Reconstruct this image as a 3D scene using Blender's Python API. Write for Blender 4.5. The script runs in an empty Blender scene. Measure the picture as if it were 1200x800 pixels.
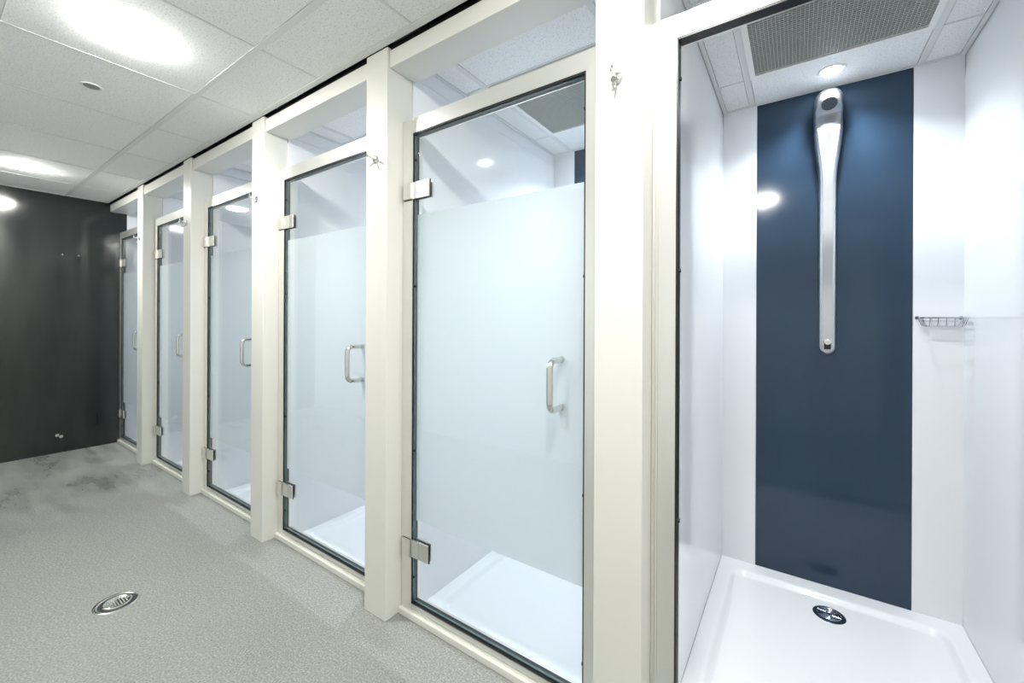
import bpy, bmesh, math, random
from mathutils import Vector, Matrix, Euler
random.seed(7)
SC = bpy.context.scene
COL = SC.collection

# ------------------------------------------------------------------ camera
cam_d = bpy.data.cameras.new('camera')
cam = bpy.data.objects.new('camera', cam_d); COL.objects.link(cam)
cam_d.sensor_fit = 'HORIZONTAL'; cam_d.sensor_width = 36.0
cam_d.lens = 485.47 / 1200 * 36
cam_d.shift_y = -26.83 / 1200
cam_d.clip_start = 0.02
CAM_Z = 1.1708
cam.location = (0, 0, CAM_Z)
ya, pi_, ro = math.radians(34.5006), math.radians(-.0096), math.radians(.2551)
Fv = Vector((-math.sin(ya)*math.cos(pi_), math.cos(ya)*math.cos(pi_), math.sin(pi_)))
Rv = Vector((math.cos(ya), math.sin(ya), 0)); Uv = Rv.cross(Fv)
R2 = Rv*math.cos(ro) + Uv*math.sin(ro); U2 = R2.cross(Fv)
cam.rotation_euler = Matrix((R2, U2, -Fv)).transposed().to_euler()
SC.camera = cam

# ------------------------------------------------------------------ world + exposure
w = bpy.data.worlds.new('world'); SC.world = w; w.use_nodes = True
w.node_tree.nodes['Background'].inputs[0].default_value = (.8, .85, .9, 1)
w.node_tree.nodes['Background'].inputs[1].default_value = .05
SC.view_settings.view_transform = 'Standard'
SC.view_settings.look = 'None'
SC.view_settings.gamma = 1
SC.view_settings.exposure = 0.92
CORRIDOR_EMIT = 210.0      # radiance of the corridor lamp lenses
CUBICLE_WATT = 26.0       # spot lamp over each shower tray
CUBICLE_EMIT = 60.0

# ------------------------------------------------------------------ measures
D, YF, H, YB = 1.04, 1.114, 2.2163, 2.348        # post front, frame front, ceiling, cubicle back
P, X0, PW = .983, -.4467, .1286                  # post pitch, post left edge, post width
XWALL = -5.225                                   # dark end wall
XRIGHT = 2.6
YFRONT = -.78
WL, WR = -.311, .5423                            # side faces of the open shower
HT = 2.42                                        # slab height

# ------------------------------------------------------------------ material helpers
def mat(name, col, rough=.5, metal=0, spec=.5, coat=0, emit=None, estr=0):
    m = bpy.data.materials.new(name); m.use_nodes = True
    b = m.node_tree.nodes['Principled BSDF']
    b.inputs['Base Color'].default_value = (*col, 1)
    b.inputs['Roughness'].default_value = rough
    b.inputs['Metallic'].default_value = metal
    b.inputs['Specular IOR Level'].default_value = spec
    b.inputs['Coat Weight'].default_value = coat
    b.inputs['Coat Roughness'].default_value = .04
    if emit:
        b.inputs['Emission Color'].default_value = (*emit, 1)
        b.inputs['Emission Strength'].default_value = estr
    return m
def nodes(m):
    return m.node_tree.nodes, m.node_tree.links, m.node_tree.nodes['Principled BSDF']
def noise(N, L, scale, detail=3, rough=.5, vec=None, sc=None):
    n = N.new('ShaderNodeTexNoise'); n.inputs['Scale'].default_value = scale
    n.inputs['Detail'].default_value = detail; n.inputs['Roughness'].default_value = rough
    t = N.new('ShaderNodeTexCoord'); mp = N.new('ShaderNodeMapping')
    if sc: mp.inputs['Scale'].default_value = sc
    L.new(t.outputs['Object'], mp.inputs[0]); L.new(mp.outputs[0], n.inputs['Vector'])
    return n
def ramp(N, L, src, stops):
    r = N.new('ShaderNodeValToRGB'); e = r.color_ramp.elements
    while len(e) < len(stops): e.new(.5)
    for i, (p, c) in enumerate(stops):
        e[i].position = p; e[i].color = (*c, 1) if len(c) == 3 else c
    L.new(src, r.inputs[0]); return r
def mixc(N, L, mode, fac, a, b):
    m = N.new('ShaderNodeMix'); m.data_type = 'RGBA'; m.blend_type = mode
    def put(v, s):
        if hasattr(v, 'type'): L.new(v, s)
        elif isinstance(v, (int, float)): s.default_value = v
        else: s.default_value = (*v, 1)
    put(fac, m.inputs[0]); put(a, m.inputs[6]); put(b, m.inputs[7])
    return m.outputs[2]
def bump(N, L, b, src, strength, dist=.001):
    n = N.new('ShaderNodeBump'); n.inputs['Strength'].default_value = strength
    n.inputs['Distance'].default_value = dist
    L.new(src, n.inputs['Height']); L.new(n.outputs[0], b.inputs['Normal'])

def floor_material():
    m = mat('speckled_safety_vinyl', (.4, .4, .38), .42)
    N, L, b = nodes(m)
    fine = noise(N, L, 150, 3, .7)
    c = ramp(N, L, fine.outputs[0], [(.3, (.165, .17, .16)), (.5, (.275, .282, .266)), (.7, (.43, .44, .415))]).outputs[0]
    mid = noise(N, L, 60, 3, .6)
    c = mixc(N, L, 'MULTIPLY', .6, c, ramp(N, L, mid.outputs[0], [(.3, (.82, .82, .82)), (.7, (1.1, 1.1, 1.1))]).outputs[0])
    big = noise(N, L, 1.6, 5, .6)
    c = mixc(N, L, 'MULTIPLY', .8, c, ramp(N, L, big.outputs[0], [(.3, (.9, .91, .9)), (.7, (1.05, 1.05, 1.04))]).outputs[0])
    # damp marks by the end wall
    st = noise(N, L, 2.6, 6, .68, sc=(.8, 2.2, 1))
    sm = ramp(N, L, st.outputs[0], [(.42, (0, 0, 0)), (.66, (1, 1, 1))]).outputs[0]
    t = N.new('ShaderNodeTexCoord'); sx = N.new('ShaderNodeSeparateXYZ'); L.new(t.outputs['Object'], sx.inputs[0])
    mr = N.new('ShaderNodeMapRange'); mr.interpolation_type = 'SMOOTHSTEP'
    mr.inputs[1].default_value = -3.0; mr.inputs[2].default_value = -3.9
    L.new(sx.outputs[0], mr.inputs[0])
    mu = N.new('ShaderNodeMath'); mu.operation = 'MULTIPLY'; L.new(mr.outputs[0], mu.inputs[0]); L.new(sm, mu.inputs[1])
    c = mixc(N, L, 'MULTIPLY', mu.outputs[0], c, (.62, .65, .65))
    L.new(c, b.inputs['Base Color'])
    rr = ramp(N, L, mu.outputs[0], [(0, (.46,)*3), (1, (.2,)*3)]); L.new(rr.outputs[0], b.inputs['Roughness'])
    bump(N, L, b, fine.outputs[0], .5, .0015)
    return m
def tile_material():
    m = mat('mineral_fibre_tile', (.8, .8, .79), .9, spec=.1)
    N, L, b = nodes(m)
    n = noise(N, L, 165, 3, .75)
    c = ramp(N, L, n.outputs[0], [(.34, (.55, .56, .55)), (.42, (.84, .845, .84)), (.6, (.90, .905, .895))]).outputs[0]
    L.new(c, b.inputs['Base Color'])
    bump(N, L, b, n.outputs[0], .6, .002)
    return m
def dark_wall_material():
    m = mat('dark_gloss_cladding', (.017, .021, .0215), .09, spec=.55)
    N, L, b = nodes(m)
    n = noise(N, L, 2.2, 4, .55, sc=(1, 2.4, .55))
    L.new(ramp(N, L, n.outputs[0], [(.3, (.013, .016, .0165)), (.75, (.022, .027, .0275))]).outputs[0], b.inputs['Base Color'])
    L.new(ramp(N, L, n.outputs[0], [(.3, (.10,)*3), (.75, (.17,)*3)]).outputs[0], b.inputs['Roughness'])
    n2 = noise(N, L, 2.5, 1, .5, sc=(1, 1.5, .6)); bump(N, L, b, n2.outputs[0], .12, .02)
    return m
def blue_material():
    m = mat('blue_grey_gloss_panel', (.03, .05, .072), .13, spec=.36)
    N, L, b = nodes(m)
    n = noise(N, L, 5, 4, .6, sc=(1, 1, .3))
    L.new(ramp(N, L, n.outputs[0], [(.3, (.025, .046, .077)), (.7, (.029, .053, .086))]).outputs[0], b.inputs['Base Color'])
    L.new(ramp(N, L, n.outputs[0], [(.3, (.07,)*3), (.7, (.13,)*3)]).outputs[0], b.inputs['Roughness'])
    return m
def glass_material(name, tint):
    m = bpy.data.materials.new(name); m.use_nodes = True
    N, L = m.node_tree.nodes, m.node_tree.links; N.clear()
    out = N.new('ShaderNodeOutputMaterial'); mx = N.new('ShaderNodeMixShader')
    tr = N.new('ShaderNodeBsdfTransparent'); tr.inputs[0].default_value = (*tint, 1)
    gl = N.new('ShaderNodeBsdfGlossy'); gl.inputs['Roughness'].default_value = .01
    fr = N.new('ShaderNodeFresnel'); ge = N.new('ShaderNodeNewGeometry')
    ma = N.new('ShaderNodeMath'); ma.operation = 'MULTIPLY_ADD'
    ma.inputs[1].default_value = -(1.5 - 1/1.5); ma.inputs[2].default_value = 1.5
    L.new(ge.outputs['Backfacing'], ma.inputs[0]); L.new(ma.outputs[0], fr.inputs[0])
    L.new(fr.outputs[0], mx.inputs[0]); L.new(tr.outputs[0], mx.inputs[1]); L.new(gl.outputs[0], mx.inputs[2])
    L.new(mx.outputs[0], out.inputs[0]); return m
def frost_material():
    m = bpy.data.materials.new('frosted_film'); m.use_nodes = True
    N, L = m.node_tree.nodes, m.node_tree.links; N.clear()
    out = N.new('ShaderNodeOutputMaterial')
    rf = N.new('ShaderNodeBsdfRefraction'); rf.inputs['IOR'].default_value = 1.25
    rf.inputs['Roughness'].default_value = .62; rf.inputs['Color'].default_value = (.97, .995, 1, 1)
    tl = N.new('ShaderNodeBsdfTranslucent'); tl.inputs[0].default_value = (.97, .99, .99, 1)
    df = N.new('ShaderNodeBsdfDiffuse'); df.inputs[0].default_value = (.88, .915, .92, 1)
    a = N.new('ShaderNodeMixShader'); a.inputs[0].default_value = .5
    c = N.new('ShaderNodeMixShader'); c.inputs[0].default_value = .25
    L.new(rf.outputs[0], a.inputs[1]); L.new(tl.outputs[0], a.inputs[2])
    L.new(a.outputs[0], c.inputs[1]); L.new(df.outputs[0], c.inputs[2]); L.new(c.outputs[0], out.inputs[0])
    return m
def brushed(name, col, rough, aniso=.3):
    m = mat(name, col, rough, 1)
    N, L, b = nodes(m)
    n = noise(N, L, 60, 3, .6, sc=(1, 1, .02))
    L.new(ramp(N, L, n.outputs[0], [(.3, (rough*.8,)*3), (.7, (rough*1.25,)*3)]).outputs[0], b.inputs['Roughness'])
    return m
M = dict(
    floor=floor_material(), tile=tile_material(), dark=dark_wall_material(), blue=blue_material(),
    post=mat('cream_powder_coat', (.73, .73, .685), .32, spec=.45),
    clad=mat('white_gloss_wall_panel', (.86, .87, .89), .1, spec=.5),
    plaster=mat('white_paint', (.82, .82, .8), .6),
    plenum=mat('plenum_dark', (.03, .03, .03), .9),
    bar=mat('white_grid_bar', (.74, .745, .735), .5),
    barc=mat('white_grille_frame', (.86, .86, .83), .4),
    alu=mat('satin_aluminium_frame', (.80, .80, .765), .3, .8),
    steel=brushed('polished_steel', (.72, .72, .69), .14),
    hinge=brushed('satin_nickel', (.74, .735, .70), .3),
    shower=brushed('satin_anodised_shower', (.56, .58, .61), .36),
    seal_shade=mat('black_seal_and_shade', (.008, .008, .009), .4),  # black of the real seals, also shade painted over beams and around hinges
    tray=mat('white_acrylic_tray', (.93, .94, .95), .16, spec=.5),
    grille=mat('grey_grille_metal', (.48, .49, .455), .45, .2),
    glass=glass_material('clear_glass', (.985, .995, .992)),
    gedge=mat('green_glass_edge', (.07, .13, .135), .15, spec=.6),
    frost=frost_material(),
    wire=brushed('chrome_wire', (.55, .56, .6), .15),
    drain=mat('dark_chrome_drain', (.10, .13, .18), .25, .8),
    drainhi=mat('drain_relief', (.45, .5, .58), .2, .9),
    rose=mat('grey_spray_face', (.07, .085, .11), .35, .3),
    lens=mat('corridor_lamp_lens', (1, 1, 1), .5, emit=(1.0, .985, .93), estr=CORRIDOR_EMIT),
    clens=mat('cubicle_lamp_lens', (1, 1, 1), .5, emit=(.86, .93, 1.0), estr=CUBICLE_EMIT),
    black=mat('sensor_eye', (.22, .22, .22), .5),
)

# ------------------------------------------------------------------ mesh helpers
class MB:
    def __init__(s): s.bm = bmesh.new()
    def box(s, x0, x1, y0, y1, z0, z1, mi=0):
        v = [s.bm.verts.new((x, y, z)) for x in (x0, x1) for y in (y0, y1) for z in (z0, z1)]
        for f in ((0,1,3,2),(4,6,7,5),(0,4,5,1),(2,3,7,6),(0,2,6,4),(1,5,7,3)):
            s.bm.faces.new([v[i] for i in f]).material_index = mi
        return s
    def lathe(s, prof, c, axis='Z', n=32, mi=0):
        # prof: list of (radius, height along axis)
        rings = []
        for r, h in prof:
            ring = []
            for i in range(n):
                a = 2*math.pi*i/n; p = (r*math.cos(a), r*math.sin(a), h)
                if axis == 'Y': p = (p[0], p[2], p[1])
                if axis == 'X': p = (p[2], p[0], p[1])
                ring.append(s.bm.verts.new((c[0]+p[0], c[1]+p[1], c[2]+p[2])))
            rings.append(ring)
        for a, b in zip(rings, rings[1:]):
            for i in range(n):
                s.bm.faces.new((a[i], a[(i+1)%n], b[(i+1)%n], b[i])).material_index = mi
        s.bm.faces.new(rings[0]).material_index = mi; s.bm.faces.new(rings[-1][::-1]).material_index = mi
        return s
    def tube(s, pts, r, n=8, mi=0):
        pts = [Vector(p) for p in pts]; rings = []
        up = None
        for i, p in enumerate(pts):
            d = (pts[min(i+1, len(pts)-1)] - pts[max(i-1, 0)]).normalized()
            if up is None:
                up = Vector((0, 0, 1)) if abs(d.z) < .9 else Vector((1, 0, 0))
            u = (up - d*up.dot(d)).normalized(); v = d.cross(u); up = u
            rr = r[i] if isinstance(r, (list, tuple)) else r
            rings.append([s.bm.verts.new(p + u*rr*math.cos(2*math.pi*k/n) + v*rr*math.sin(2*math.pi*k/n)) for k in range(n)])
        for a, b in zip(rings, rings[1:]):
            for k in range(n): s.bm.faces.new((a[k], a[(k+1)%n], b[(k+1)%n], b[k])).material_index = mi
        s.bm.faces.new(rings[0][::-1]).material_index = mi; s.bm.faces.new(rings[-1]).material_index = mi
        return s
    def build(s, name, mats, parent=None, bevel=0, smooth=False, seg=2):
        bmesh.ops.recalc_face_normals(s.bm, faces=s.bm.faces)
        if bevel:
            bmesh.ops.bevel(s.bm, geom=list(s.bm.edges), offset=bevel, segments=seg, affect='EDGES', profile=.5)
        me = bpy.data.meshes.new(name); s.bm.to_mesh(me); s.bm.free()
        for m in (mats if isinstance(mats, (list, tuple)) else [mats]): me.materials.append(m)
        if smooth:
            me.polygons.foreach_set('use_smooth', [True]*len(me.polygons))
            try: me.set_sharp_from_angle(angle=math.radians(40))
            except Exception: pass
        o = bpy.data.objects.new(name, me); COL.objects.link(o)
        if parent: o.parent = parent; o.matrix_parent_inverse = Matrix.Translation(-parent.location)
        return o
def box(name, m, b, parent=None, bevel=0):
    return MB().box(*b).build(name, m, parent, bevel)
def tag(o, label=None, cat=None, group=None, kind=None):
    if label: o['label'] = label
    if cat: o['category'] = cat
    if group: o['group'] = group
    if kind: o['kind'] = kind
    return o
def empty(name, loc, label=None, cat=None, group=None, kind=None):
    o = bpy.data.objects.new(name, None); COL.objects.link(o); o.location = loc
    o.empty_display_size = .1
    return tag(o, label, cat, group, kind)
def copy_tree(o, dx, parent=None):
    c = o.copy(); COL.objects.link(c); c.parent = parent
    c.matrix_parent_inverse = o.matrix_parent_inverse.copy()
    if parent is None: c.location = o.location + Vector((dx, 0, 0))
    for ch in [x for x in o.children]: copy_tree(ch, 0, c)
    return c

# ------------------------------------------------------------------ structure
tag(box('floor', M['floor'], (XWALL-.1, XRIGHT+.1, YFRONT-.1, YF+.02, -.12, 0)),
    'speckled grey vinyl floor of the corridor', 'floor', kind='structure')
tag(box('wall_left', M['dark'], (XWALL-.12, XWALL, YFRONT-.1, YB+.1, -.12, HT)),
    'glossy dark grey end wall at the far left', 'wall', kind='structure')
tag(box('wall_front', mat('grey_paint', (.70, .71, .70), .5), (XWALL, XRIGHT, YFRONT-.12, YFRONT, 0, HT)), 'pale corridor wall opposite the showers', 'wall', kind='structure')
tag(box('wall_right', M['plaster'], (XRIGHT, XRIGHT+.12, YFRONT-.12, YB+.1, 0, HT)), 'plain wall at the near end of the corridor', 'wall', kind='structure')
wb = tag(box('wall_back', M['plaster'], (XWALL, XRIGHT, YB+.008, YB+.12, -.12, HT)), 'back wall of the shower cubicles', 'wall', kind='structure')
ceil = tag(box('ceiling', M['plenum'], (XWALL, XRIGHT, YFRONT, YB+.1, HT, HT+.06)), 'suspended tiled ceiling', 'ceiling', kind='structure')
tag(box('floor', M['plaster'], (XWALL, XRIGHT, YF+.02, YB+.1, -.16, -.12)), 'sub-floor under the shower trays', 'floor', kind='structure')

# partitions between cubicles (white gloss cladding on both faces)
part_names = ['partition between the open shower and the nearest glass door',
              'partition left of the nearest glass-door cubicle', 'partition left of the second glass-door cubicle',
              'partition left of the third glass-door cubicle', 'partition right of the farthest cubicle']
for k in range(-1, 5):
    a, b_ = WR - (k+1)*P, WL - k*P
    bm = MB().box(a, b_, YF+.05, YB+.008, -.12, H-.066).box(a+.002, b_-.002, YF+.05, YB+.008, H-.0635, HT)
    o = bm.build('wall_partition', M['clad'])
    tag(o, ('white gloss ' + part_names[k]) if k >= 0 else 'white gloss right side wall of the open shower', 'partition', kind='structure')
# first cubicle wall cladding on the dark wall side
tag(box('wall_partition', M['clad'], (XWALL+.001, WL-5*P+.006, YF+.05, YB+.008, -.12, HT)), 'white gloss side wall of the farthest cubicle', 'partition', kind='structure')
tag(box('wall_partition', M['clad'], (WR+P+.1, WR+P+.14, YF+.05, YB+.008, -.12, HT)), 'side wall beyond the open shower', 'partition', kind='structure')
tag(box('wall_filler', M['post'], (X0+P+PW, XRIGHT, YF, YF+.05, 0, H)), 'cream panelling beyond the open shower', 'wall panel', kind='structure')

# back wall panels: white / blue / white in each cubicle
for k in range(6):
    s = -k*P
    xs = (WL+s, -.1625+s, .394+s, WR+s)
    box('white_panel', M['clad'], (xs[0], xs[1]-.0012, YB, YB+.008, -.10, H), wb)
    box('blue_panel', M['blue'], (xs[1], xs[2], YB, YB+.008, -.10, H), wb)
    box('white_panel', M['clad'], (xs[2]+.0012, xs[3], YB, YB+.008, -.10, H), wb)

# ---- corridor ceiling: grid bars and tiles
TW = .012
XT = -2.334
xs = [XT + .6*i for i in range(-5, 9)]
ys = [.766, .166, -.434]
CE = D - .005
box('edge_trim', M['bar'], (XWALL, XRIGHT, CE-.026, CE, H-.002, H+.012), ceil)
box('edge_trim', M['bar'], (XWALL, XWALL+.02, YFRONT, CE, H-.001, H+.012), ceil)
for y in ys: box('main_bar', M['bar'], (XWALL, XRIGHT, y-TW, y+TW, H-.0005, H+.02), ceil)
tm = {}
def tile(x0, x1, y0, y1, par):
    g = .0016
    x0 += g; x1 -= g; y0 += g; y1 -= g
    return MB().box(x0, x1, y0, y1, H+.0012, H+.018).build('ceiling_tile', M['tile'], par)
rows = [(ys[0]+TW, CE-.026), (ys[1]+TW, ys[0]-TW), (ys[2]+TW, ys[1]-TW), (YFRONT, ys[2]-TW)]
for (y0, y1) in rows:
    for x in xs: 
        if XWALL < x: box('cross_bar', M['bar'], (x-TW*.4, x+TW*.4, y0, y1, H, H+.02), ceil)
    ed = [XWALL+.02] + [x for x in xs if x > XWALL+.05] + [XRIGHT]
    for a, b_ in zip(ed, ed[1:]): tile(a+TW*.4, b_-TW*.4, y0, y1, ceil)

# ---- cubicle ceilings: edge angle, bars, tiles, egg-crate grille, lamp
YC0 = 1.178
GX0, GX1, GY0, GY1 = -.1825, .4135, 1.475, 2.078
cub = ['the open shower', 'the nearest glass-door cubicle', 'the second glass-door cubicle', 'the third glass-door cubicle',
       'the fourth glass-door cubicle', 'the farthest cubicle by the dark wall']
for k in range(6):
    s = -k*P
    a, b_ = WL+s, WR+s
    box('edge_trim', M['bar'], (a, a+.016, YC0, YB, H-.002, H+.012), ceil)
    box('edge_trim', M['bar'], (b_-.016, b_, YC0, YB, H-.002, H+.012), ceil)
    box('edge_trim', M['bar'], (a+.016, b_-.016, YB-.016, YB, H-.0015, H+.012), ceil)
    for x in (GX0, GX1): box('cross_bar', M['bar'], (x+s-TW, x+s+TW, YC0, YB-.016, H-.0005, H+.02), ceil)
    for y in (GY0, GY1):
        for p, q in ((a+.016, GX0+s-TW), (GX0+s+TW, GX1+s-TW), (GX1+s+TW, b_-.016)):
            box('cross_bar', M['bar'], (p, q, y-TW*.4, y+TW*.4, H, H+.02), ceil)
    for p, q in ((a+.016, GX0+s-TW), (GX0+s+TW, GX1+s-TW), (GX1+s+TW, b_-.016)):
        for r_, t_ in ((YC0, GY0-TW*.4), (GY0+TW*.4, GY1-TW*.4), (GY1+TW*.4, YB-.016)):
            if p == GX0+s+TW and r_ == GY0+TW*.4: continue
            tile(p, q, r_, t_, ceil)

def make_grille():
    cx, cy = (GX0+GX1)/2, (GY0+GY1)/2
    root = empty('ceiling_grille', (cx, cy, H))
    o0, o1, p0, p1 = GX0+.013, GX1-.013, GY0+.008, GY1-.008
    i0, i1, q0, q1 = -.150, .381, 1.505, 2.046
    fr = MB()
    fr.box(o0, i0, p0, p1, H-.006, H+.014).box(i1, o1, p0, p1, H-.006, H+.014)
    fr.box(i0, i1, p0, q0, H-.006, H+.014).box(i0, i1, q1, p1, H-.006, H+.014)
    fr.build('grille_frame', M['barc'], root)
    g = MB(); n = 44
    for i in range(1, n):
        x = i0+(i1-i0)*i/n; g.box(x-.0011, x+.0011, q0, q1, H-.002, H+.010)
    for i in range(1, n):
        y = q0+(q1-q0)*i/n; g.box(i0, i1, y-.0018, y+.0018, H-.003, H+.010)
    o = g.build('grille_mesh', M['grille'], root); o['kind'] = 'stuff'
    box('grille_backing', mat('grille_backing', (.22, .225, .21), .8), (i0, i1, q0, q1, H+.012, H+.014), root)
    return root
g0 = make_grille()
for k in range(6):
    g = g0 if k == 0 else copy_tree(g0, -k*P)
    tag(g, 'square grey mesh ceiling grille above ' + cub[k], 'grille', 'grilles in the shower ceilings')

def make_downlight():
    x, y = .116, 2.185
    root = empty('shower_downlight', (x, y, H))
    MB().lathe([(.0345, .002), (.037, -.004), (.046, -.004), (.048, .001), (.048, .004)], (x, y, H)).build('rim', M['barc'], root, smooth=True)
    MB().lathe([(.034, -.0042), (.034, .003)], (x, y, H)).build('lens', M['clens'], root)
    return root
d0 = make_downlight()
for k in range(6):
    d = d0 if k == 0 else copy_tree(d0, -k*P)
    tag(d, 'small round lit ceiling downlight at the back of ' + cub[k], 'ceiling light', 'downlights over the shower trays')
    ld = bpy.data.lights.new('shower_lamp', 'SPOT'); ld.energy = CUBICLE_WATT; ld.color = (.80, .90, 1.0)
    ld.spot_size = math.radians(132); ld.spot_blend = 1.0; ld.shadow_soft_size = .022
    lo = bpy.data.objects.new('shower_lamp', ld); COL.objects.link(lo); lo.location = (.116-k*P, 2.185, H-.026)
    lo.parent = d; lo.matrix_parent_inverse = Matrix.Translation(-d.location)

# corridor lamps
cl = [(-4.44, 'round lit ceiling lamp nearest the dark end wall'), (-2.04, 'large round lit ceiling lamp at the upper left of the corridor'),
      (-.234, 'round ceiling lamp above the open shower end of the corridor'), (1.566, 'round ceiling lamp at the near end of the corridor')]
for i, (x, lab) in enumerate(cl):
    if i == 0:
        y = .463
        c0 = empty('corridor_lamp', (x, y, H))
        MB().lathe([(.0805, .004), (.0805, .0002), (.086, .0), (.088, .004)], (x, y, H), n=48).build('rim', M['barc'], c0, smooth=True)
        MB().lathe([(.080, .003), (.0795, -.004), (.074, -.009), (.060, -.013), (.035, -.015), (.004, -.0155)], (x, y, H), n=48).build('lens', M['lens'], c0, smooth=True)
        c = c0
    else:
        c = copy_tree(c0, x - cl[0][0])
    tag(c, lab, 'ceiling light', 'round lamps along the corridor ceiling')
# sensor
x, y = -2.643, .466
sn = empty('ceiling_sensor', (x, y, H), 'small round sensor with a dark eye in the corridor ceiling between the two lamps', 'sensor')
MB().lathe([(.027, .003), (.029, -.002), (.036, -.0025), (.038, .003)], (x, y, H)).build('rim', M['bar'], sn, smooth=True)
MB().lathe([(.027, .003), (.027, -.001), (.018, -.005), (.004, -.006)], (x, y, H)).build('eye', M['black'], sn, smooth=True)

# ------------------------------------------------------------------ posts, beams
pl = ['wide cream post between the open shower and the nearest glass door',
      'cream post left of the nearest glass door', 'cream post left of the second glass door',
      'cream post left of the middle glass door', 'narrow-looking cream post right of the farthest glass door by the dark wall']
for k in range(-1, 5):
    x = X0 - k*P
    o = MB().box(x, x+PW, D, YF+.05, 0, H-.001).build('post', M['post'], bevel=.002)
    tag(o, pl[k] if k >= 0 else 'cream post right of the open shower', 'post', 'cream posts between the showers')
ZB = 2.137
bl = ['cream beam above the open shower', 'cream beam above the nearest glass door', 'cream beam above the second glass door',
      'cream beam above the middle glass door', 'cream beam above the second farthest glass door', 'cream beam ending at the dark wall above the farthest glass door']
for k in range(6):
    a, b_ = X0-k*P+PW+.0005, X0-(k-1)*P-.0005
    if k == 5: a = XWALL+.001
    r = empty('beam', ((a+b_)/2, D+.08, ZB), bl[k], 'beam', 'cream beams over the doors')
    MB().box(a, b_, D+.009, YC0, ZB, H-.014).build('beam_body', M['post'], r, .0015)
    box('gap_shade_strip', M['seal_shade'], (a, b_, D+.016, YC0-.004, H-.014, H+.01), r)  # black strip stands in for the shade in the gap above the beam

# ------------------------------------------------------------------ door frames
FO0, FO1 = X0+PW, X0+P          # outer faces of the frame of cubicle 0
FW = .0615
ZT, ZI, ZS = 1.953, 1.894, .054
def make_frame():
    root = empty('door_frame', ((FO0+FO1)/2, YF, 0))
    for sgn, xo in ((1, FO0), (-1, FO1)):
        m = MB()
        def bx(a, b_, y0, y1):
            x0, x1 = sorted((xo+sgn*a, xo+sgn*b_)); m.box(x0, x1, y0, y1, .026, ZT)
        bx(.001, .009, YF+.004, YF+.05); bx(.011, .017, YF+.001, YF+.05); bx(.009, .011, YF+.008, YF+.05); bx(.017, .0185, YF+.003, YF+.05)
        bx(.0185, FW, YF, YF+.05)
        m.build('jamb', M['alu'], root)
        x0, x1 = sorted((xo+sgn*FW, xo+sgn*(FW+.0045)))
        q = MB().box(x0, x1, YF+.001, YF+.007, ZS+.001, ZI).box(x0, x1, YF+.016, YF+.03, ZS+.001, ZI)
        q.build('seal', M['seal_shade'], root)
        for z in (1.79, 1.296, .651, .155):
            MB().lathe([(.0048, 0), (.0048, .006)], (xo+sgn*(FW+.004)-(0 if sgn > 0 else .006), YF+.012, z), 'X', 12).build('buffer', M['seal_shade'], root)
    MB().box(FO0+FW, FO1-FW, YF, YF+.05, ZI, ZT-.012).box(FO0+.0185, FO1-.0185, YF+.002, YF+.05, ZT-.012, ZT+.0005).build('head', M['alu'], root)
    MB().box(FO0+FW, FO1-FW, YF+.001, YF+.034, ZI-.006, ZI).build('seal', M['seal_shade'], root)
    MB().box(FO0+.0005, FO1-.0005, YF-.012, YF+.05, 0, .026).build('curb', M['post'], root, .003)
    m = MB().box(FO0+FW, FO1-FW, YF-.001, YF+.05, .0262, .034).box(FO0+FW, FO1-FW, YF+.004, YF+.05, .034, .044).box(FO0+FW, FO1-FW, YF, YF+.05, .044, ZS)
    m.build('threshold', M['alu'], root)
    MB().box(FO0+FW, FO1-FW, YF+.004, YF+.034, ZS, ZS+.006).build('seal', M['seal_shade'], root)
    return root
fl = ['silver door frame of the open shower without a door', 'silver frame around the nearest glass door', 'silver frame around the second glass door',
      'silver frame around the middle glass door', 'silver frame around the second farthest glass door', 'silver frame around the farthest glass door by the dark wall']
f0 = make_frame()
for k in range(6):
    f = f0 if k == 0 else copy_tree(f0, -k*P)
    tag(f, fl[k], 'door frame', 'silver door frames')

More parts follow.
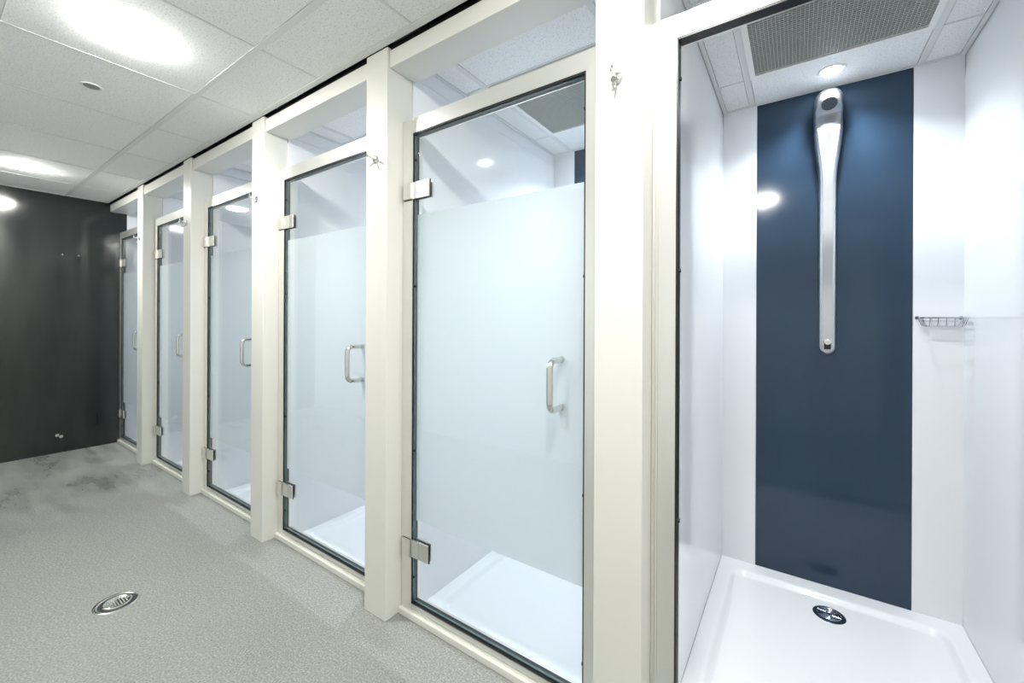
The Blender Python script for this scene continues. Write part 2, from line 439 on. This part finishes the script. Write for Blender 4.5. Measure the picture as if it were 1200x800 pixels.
# ------------------------------------------------------------------ glass doors
def make_door():
    s = -P
    gx0, gx1 = FO0+s+FW+.0075, FO1+s-FW-.0065
    gy0, gy1 = YF+.008, YF+.016
    z0, z1 = ZS+.012, ZI-.009
    root = empty('shower_door', (gx0, YF+.012, z0))
    me = MB().box(gx0, gx1, gy0, gy1, z0, z1)
    me.bm.faces.ensure_lookup_table()
    for f in me.bm.faces:
        f.normal_update()
        if abs(f.normal.y) < .5: f.material_index = 1
    me.build('glass_pane', [M['glass'], M['gedge']], root)
    box('frosted_band', M['frost'], (gx0+.004, gx1-.001, gy1+.0004, gy1+.0012, .377, 1.576), root)
    for zc in (1.668, .272):
        hp = MB().box(gx0-.008, gx0+.082, gy0-.010, gy0-.0008, zc-.033, zc+.033).build('hinge', M['hinge'], root, .0015)
        MB().box(gx0-.052, gx0-.0075, YF-.010, YF-.0015, zc-.033, zc+.033).build('wall_plate', M['hinge'], hp, .0015).matrix_parent_inverse = Matrix()
        MB().box(gx0-.056, gx0-.0105, YF-.0017, YF-.0002, zc-.036, zc+.034).build('gasket_shade', M['seal_shade'], hp)  # rubber pad, oversized so its black paints the plate's shadow outline
        MB().box(gx0-.002, gx0+.0865, gy0-.0010, gy0-.0002, zc-.036, zc+.033).build('gasket_shade', M['seal_shade'], hp)  # pad pushed past the clamp edge as a painted shadow line
        MB().box(gx0-.002, gx0+.082, gy1+.0018, gy1+.009, zc-.033, zc+.033).build('inner_plate', M['hinge'], hp)
    for sd in (-1, 1):
        y0 = gy0 if sd < 0 else gy1+.0014; xh = -.592; zt, zb = 1.046, .900; r = .0095; so = .066 if sd < 0 else .055
        pts = [(xh, y0, zt)]
        rb = .024
        yo = y0+sd*so
        pts.append((xh, y0+sd*(so-rb), zt))
        for a in range(1, 8):
            t = a/8*math.pi/2; pts.append((xh, yo-sd*rb+sd*rb*math.sin(t), zt-rb+rb*math.cos(t)))
        pts.append((xh, yo, zt-rb)); pts.append((xh, yo, zb+rb))
        for a in range(1, 8):
            t = a/8*math.pi/2; pts.append((xh, yo-sd*rb+sd*rb*math.cos(t), zb+rb-rb*math.sin(t)))
        pts.append((xh, y0+sd*(so-rb), zb)); pts.append((xh, y0, zb))
        hh = MB().tube(pts, r, 16).build('handle', M['steel'], root, smooth=True)
        for z in (zt, zb):
            MB().lathe([(.0105, 0), (.0105, .003)], (xh, y0 if sd > 0 else y0-.003, z), 'Y', 20).build('washer', M['steel'], hh, smooth=True)
    return root
dl = ['frosted glass shower door nearest the open shower', 'second frosted glass shower door from the open shower',
      'middle frosted glass shower door of the row of five', 'frosted glass shower door second from the dark wall',
      'farthest frosted glass shower door beside the dark wall']
d1 = make_door()
for k in range(5):
    d = d1 if k == 0 else copy_tree(d1, -k*P)
    tag(d, dl[k], 'shower door', 'frosted glass shower doors')

# ------------------------------------------------------------------ trays
def make_tray():
    x0, x1, y0, y1 = WL+.001, WR-.001, YF+.051, YB-.0005
    zr, zb = -.028, -.045
    root = empty('shower_tray', ((x0+x1)/2, (y0+y1)/2, zr))
    bm = MB(); nx, ny = 110, 150
    cx, cy = (x0+x1)/2, (y0+y1)/2
    hx, hy = (x1-x0)/2-.052, (y1-y0)/2-.075
    rc = .07
    V = []
    for j in range(ny+1):
        row = []
        for i in range(nx+1):
            x = x0+(x1-x0)*i/nx; y = y0+(y1-y0)*j/ny
            dx, dy = abs(x-cx)-(hx-rc), abs(y-cy)-(hy-rc)
            d = math.hypot(max(dx, 0), max(dy, 0)) + min(max(dx, dy), 0) - rc   # <0 inside
            t = min(max(-d/.03, 0), 1); t = t*t*(3-2*t)
            slope = -.004*min(max(-d, 0)/.35, 1)
            e = math.hypot(x-.113, y-2.165); e2 = -.004*max(0, 1-e/.09)
            row.append(bm.bm.verts.new((x, y, zr+(zb-zr)*t+slope*t+e2*t)))
        V.append(row)
    for j in range(ny):
        for i in range(nx): bm.bm.faces.new((V[j][i], V[j][i+1], V[j+1][i+1], V[j+1][i]))
    o = bm.build('tray_surface', M['tray'], root, smooth=True)
    MB().box(x0, x1, y0, y1, -.12, -.062).build('tray_body', M['tray'], root)
    c = (.115, 2.158, -.0495)
    dd = MB().lathe([(.056, -.006), (.056, .002), (.052, .0042), (.047, .0042)], c, n=40).build('drain_cover', M['drain'], root, smooth=True)
    for r in (.040, .030, .020, .010):
        pts = [(c[0]+r*math.cos(t*math.pi/12), c[1]+r*math.sin(t*math.pi/12), c[2]+.0046) for t in range(25)]
        MB().tube(pts, .0016, 6).build('drain_ring', M['drainhi'], dd)
    for a in range(6):
        t = a*math.pi/3+.4
        MB().tube([(c[0]+.012*math.cos(t), c[1]+.012*math.sin(t), c[2]+.0055), (c[0]+.04*math.cos(t+.35), c[1]+.04*math.sin(t+.35), c[2]+.0055)], .0022, 6).build('drain_fin', M['drainhi'], dd)
    return root
t0 = make_tray()
for k in range(6):
    t = t0 if k == 0 else copy_tree(t0, -k*P)
    tag(t, 'white rectangular shower tray with a round drain in ' + cub[k], 'shower tray', 'white shower trays')

# ------------------------------------------------------------------ shower unit
def make_shower():
    cx, yb = .1125, YB-.0004
    root = empty('shower_column', (cx, yb, 1.02), 'tall slim silver shower column with a spray head, on the blue panel', 'shower')
    # stations: z, half width, depth of the body in front of the wall
    def width(z):
        def ss(a, b_, t): t = min(max((t-a)/(b_-a), 0), 1); return t*t*(3-2*t)
        wd = .0315 + (.0520-.0315)*ss(1.78, 2.03, z)
        if z > 2.137: wd = .0520*math.sqrt(max(1-((z-2.137)/.055)**2, 0))
        if z < 1.052: wd = .0315*math.sqrt(max(1-((1.052-z)/.034)**2, 0))
        return max(wd, .001)
    def depth(z):
        def lerp(t): 
            K = [(1.018, .020), (1.03, .034), (1.06, .038), (1.7, .040), (1.9, .052), (2.00, .062), (2.06, .056), (2.078, .058), (2.098, .104), (2.13, .112), (2.16, .100), (2.178, .080), (2.192, .035)]
            for (a, p), (b_, q) in zip(K, K[1:]):
                if t <= b_: 
                    u = min(max((t-a)/(b_-a), 0), 1); return p+(q-p)*u
            return K[-1][1]
        return lerp(z)
    zs = [1.0181, 1.0195, 1.023, 1.028, 1.034, 1.042, 1.052]
    zs += [1.052+(1.76-1.052)*i/10 for i in range(1, 11)]
    zs += [1.76+(2.078-1.76)*i/24 for i in range(1, 25)]
    zs += [2.086, 2.09, 2.094, 2.098, 2.104, 2.11, 2.118, 2.125, 2.137, 2.148, 2.16, 2.17, 2.178, 2.184, 2.188, 2.191, 2.1918]
    n = 24
    m = MB(); rings = []
    for z in zs:
        a, d = width(z), depth(z)
        ring = []
        for i in range(n+1):
            t = math.pi*i/n
            c, s_ = math.cos(t), math.sin(t)
            ex = .62
            # rounded shoulders and an almost flat front
            px = a*math.copysign(abs(c)**ex, c); py = d*abs(s_)**.5
            ring.append(m.bm.verts.new((cx+px, yb-py, z)))
        rings.append(ring)
    for A, B in zip(rings, rings[1:]):
        for i in range(n): m.bm.faces.new((A[i], A[i+1], B[i+1], B[i]))
        m.bm.faces.new((A[n], A[0], B[0], B[n]))
    m.bm.faces.new(rings[0]); m.bm.faces.new(rings[-1][::-1])
    m.build('body', M['shower'], root, smooth=True)
    # flat inlay strip down the shaft
    m = MB(); prev = None
    for i in range(140):
        z = 1.05+(2.02-1.05)*i/139; a = width(z)-.0125; d = depth(z)+.0014
        cur = [m.bm.verts.new((cx-a, yb-d+.006, z)), m.bm.verts.new((cx-a+.001, yb-d-.0004, z)), m.bm.verts.new((cx+a-.001, yb-d-.0004, z)), m.bm.verts.new((cx+a, yb-d+.006, z))]
        if prev:
            for j in range(3): m.bm.faces.new((prev[j], prev[j+1], cur[j+1], cur[j]))
        else: m.bm.faces.new(cur)
        prev = cur
    m.bm.faces.new(prev[::-1])
    m.build('front_inlay', brushed('inlay_silver', (.52, .53, .545), .42), root)
    # spray head: a tilted disc under the dome
    def tilt(o, c, ang):
        o.matrix_parent_inverse = Matrix.Translation(-root.location) @ Matrix.Translation(Vector(c)) @ Matrix.Rotation(ang, 4, 'X') @ Matrix.Translation(-Vector(c))
    c = (cx, yb-.096, 2.112)
    o = MB().lathe([(.032, .012), (.033, -.010), (.030, -.014)], c, 'Z', 32).build('spray_head', M['shower'], root, smooth=True)
    tilt(o, c, math.radians(-42))
    p = MB().lathe([(.0285, -.013), (.0285, -.0155), (.024, -.017), (.004, -.0175)], c, 'Z', 32).build('spray_face', M['rose'], o, smooth=True)
    p.matrix_parent_inverse = Matrix()
    for rr, nn in ((.018, 10), (.009, 5)):
        for i in range(nn):
            a = 2*math.pi*i/nn
            q = MB().lathe([(.0016, -.0165), (.0012, -.0195)], (c[0]+rr*math.cos(a), c[1]+rr*math.sin(a), c[2]), 'Z', 8).build('nozzle', M['seal_shade'], o)
            q.matrix_parent_inverse = Matrix()
    # push control near the foot
    box('control_plate', M['seal_shade'], (cx-.012, cx+.012, yb-.0425, yb-.036, 1.040, 1.074), root, .001)
    k = MB().lathe([(.0125, .0), (.0125, -.016), (.0105, -.018), (.0055, -.018), (.0045, -.013)], (cx, yb-.041, 1.074), 'Y', 28).build('control_button', M['steel'], root, smooth=True)
    return root
make_shower()

# ------------------------------------------------------------------ soap basket
def make_basket():
    x0, x1, y1 = .407, .533, YB-.0006
    y0, zt, zb = 2.232, 1.1815, 1.148
    r = empty('soap_basket', ((x0+x1)/2, y1, zt), 'chrome wire soap basket in the right corner of the open shower', 'soap basket')
    def rect(a, z, cut=.02):
        X0_, X1_, Y0_, Y1_ = x0+a, x1-a, y0+a, y1-.004-a*.3
        pts = []
        for (px, py, s0) in ((X1_-cut, Y1_-cut, 0), (X0_+cut, Y1_-cut, 90), (X0_+cut, Y0_+cut, 180), (X1_-cut, Y0_+cut, 270)):
            for q in range(0, 91, 18):
                t = math.radians(s0+q); pts.append((px+cut*math.cos(t), py+cut*math.sin(t), z))
        return pts+[pts[0]]
    MB().tube(rect(0, zt), .0026, 8).build('rim_wire', M['wire'], r, smooth=True)
    MB().tube(rect(.004, zt-.012), .0013, 6).build('side_wire', M['wire'], r, smooth=True)
    MB().tube(rect(.012, zb), .0014, 6).build('bottom_wire', M['wire'], r, smooth=True)
    for i in range(5):
        x = x0+.018+i*(x1-x0-.036)/4
        MB().tube([(x, y0, zt), (x, y0+.008, zb+.008), (x, y0+.014, zb), (x, y1-.02, zb), (x, y1-.012, zb+.008), (x, y1-.004, zt)], .0013, 6).build('cross_wire', M['wire'], r, smooth=True)
    for i in range(4):
        y = y0+.022+i*.024
        MB().tube([(x0, y, zt), (x0+.008, y, zb+.008), (x0+.014, y, zb), (x1-.014, y, zb), (x1-.008, y, zb+.008), (x1, y, zt)], .0013, 6).build('cross_wire', M['wire'], r, smooth=True)
    for x in (x0, x1):
        MB().lathe([(.0062, 0), (.0062, -.007), (.004, -.010)], (x, y1, zt), 'Y', 16).build('mount', mat('basket_mount', (.12, .13, .16), .3, .8), r, smooth=True)
make_basket()

# ------------------------------------------------------------------ coat hooks
def make_hook():
    x, y, z = X0+.0595, D, 1.794
    r = empty('coat_hook', (x, y, z))
    MB().lathe([(.0165, .0008), (.0165, -.0035), (.014, -.0055), (.004, -.006)], (x, y, z), 'Y', 28).build('plate', M['steel'], r, smooth=True)
    MB().tube([(x, y-.004, z), (x, y-.018, z+.001), (x, y-.034, z+.003), (x, y-.037, z+.012), (x, y-.038, z+.024)], [.0042, .0036, .0042, .0034, .0018], 10).build('upper_prong', M['steel'], r, smooth=True)
    MB().lathe([(.001, -.006), (.0048, -.004), (.0062, 0), (.0048, .004), (.001, .006)], (x, y-.036, z+.004), 'Y', 14).build('prong_tip', M['steel'], r, smooth=True)
    MB().tube([(x, y-.004, z-.004), (x, y-.010, z-.016), (x, y-.018, z-.028), (x, y-.026, z-.032)], [.0036, .0032, .0030, .0022], 10).build('lower_prong', M['steel'], r, smooth=True)
    return r
h0 = make_hook()
hl = ['small steel coat hook on the wide post beside the open shower', 'small steel coat hook on the post left of the nearest glass door',
      'small steel coat hook on the post left of the second glass door', 'small steel coat hook on the post left of the middle glass door',
      'small steel coat hook on the post nearest the dark wall']
for k in range(5):
    h = h0 if k == 0 else copy_tree(h0, -k*P)
    tag(h, hl[k], 'coat hook', 'coat hooks on the posts')

# ------------------------------------------------------------------ fittings on the dark wall
for yy, lab in ((.746, 'left of the two small steel studs high on the dark end wall'), (.846, 'right of the two small steel studs high on the dark end wall')):
    tag(MB().lathe([(.010, 0), (.010, .006), (.006, .014), (.003, .016)], (XWALL+.0002, yy, 1.705), 'X', 16).build('wall_stud', M['steel'], smooth=True), lab, 'stud', 'studs on the dark wall')
ds = empty('wall_valve', (XWALL, .72, .155), 'small pair of chrome knobs low on the dark end wall', 'wall fitting')
MB().lathe([(.014, 0), (.014, .008), (.009, .03), (.012, .034), (.012, .044)], (XWALL+.0002, .715, .160), 'X', 18).build('knob', M['steel'], ds, smooth=True)
MB().lathe([(.014, 0), (.014, .008), (.009, .03), (.012, .034), (.012, .044)], (XWALL+.0002, .738, .145), 'X', 18).build('knob', M['steel'], ds, smooth=True)

# ------------------------------------------------------------------ floor drain
c = (-2.29, .484, 0)
fd = empty('floor_drain', c, 'round steel floor drain set in the grey corridor floor', 'floor drain')
MB().lathe([(.073, .0002), (.072, .003), (.066, .0045), (.060, .0035), (.056, .0012), (.002, .0008)], c, n=48).build('outer_ring', M['steel'], fd, smooth=True)
MB().lathe([(.058, .0015), (.058, .0022), (.050, .0022), (.050, .0016)], c, n=48).build('dark_gap', M['seal_shade'], fd)
MB().lathe([(.049, .001), (.048, .0052), (.044, .007), (.040, .0072), (.036, .0055), (.002, .0055)], c, n=48).build('grate', M['steel'], fd, smooth=True)
for i in range(-3, 4):
    hw = math.sqrt(.034**2-(i*.009)**2)
    box('grate_slot', M['hinge'], (c[0]-hw, c[0]+hw, c[1]+i*.009-.0022, c[1]+i*.009+.0022, (.0050), .0061), fd)
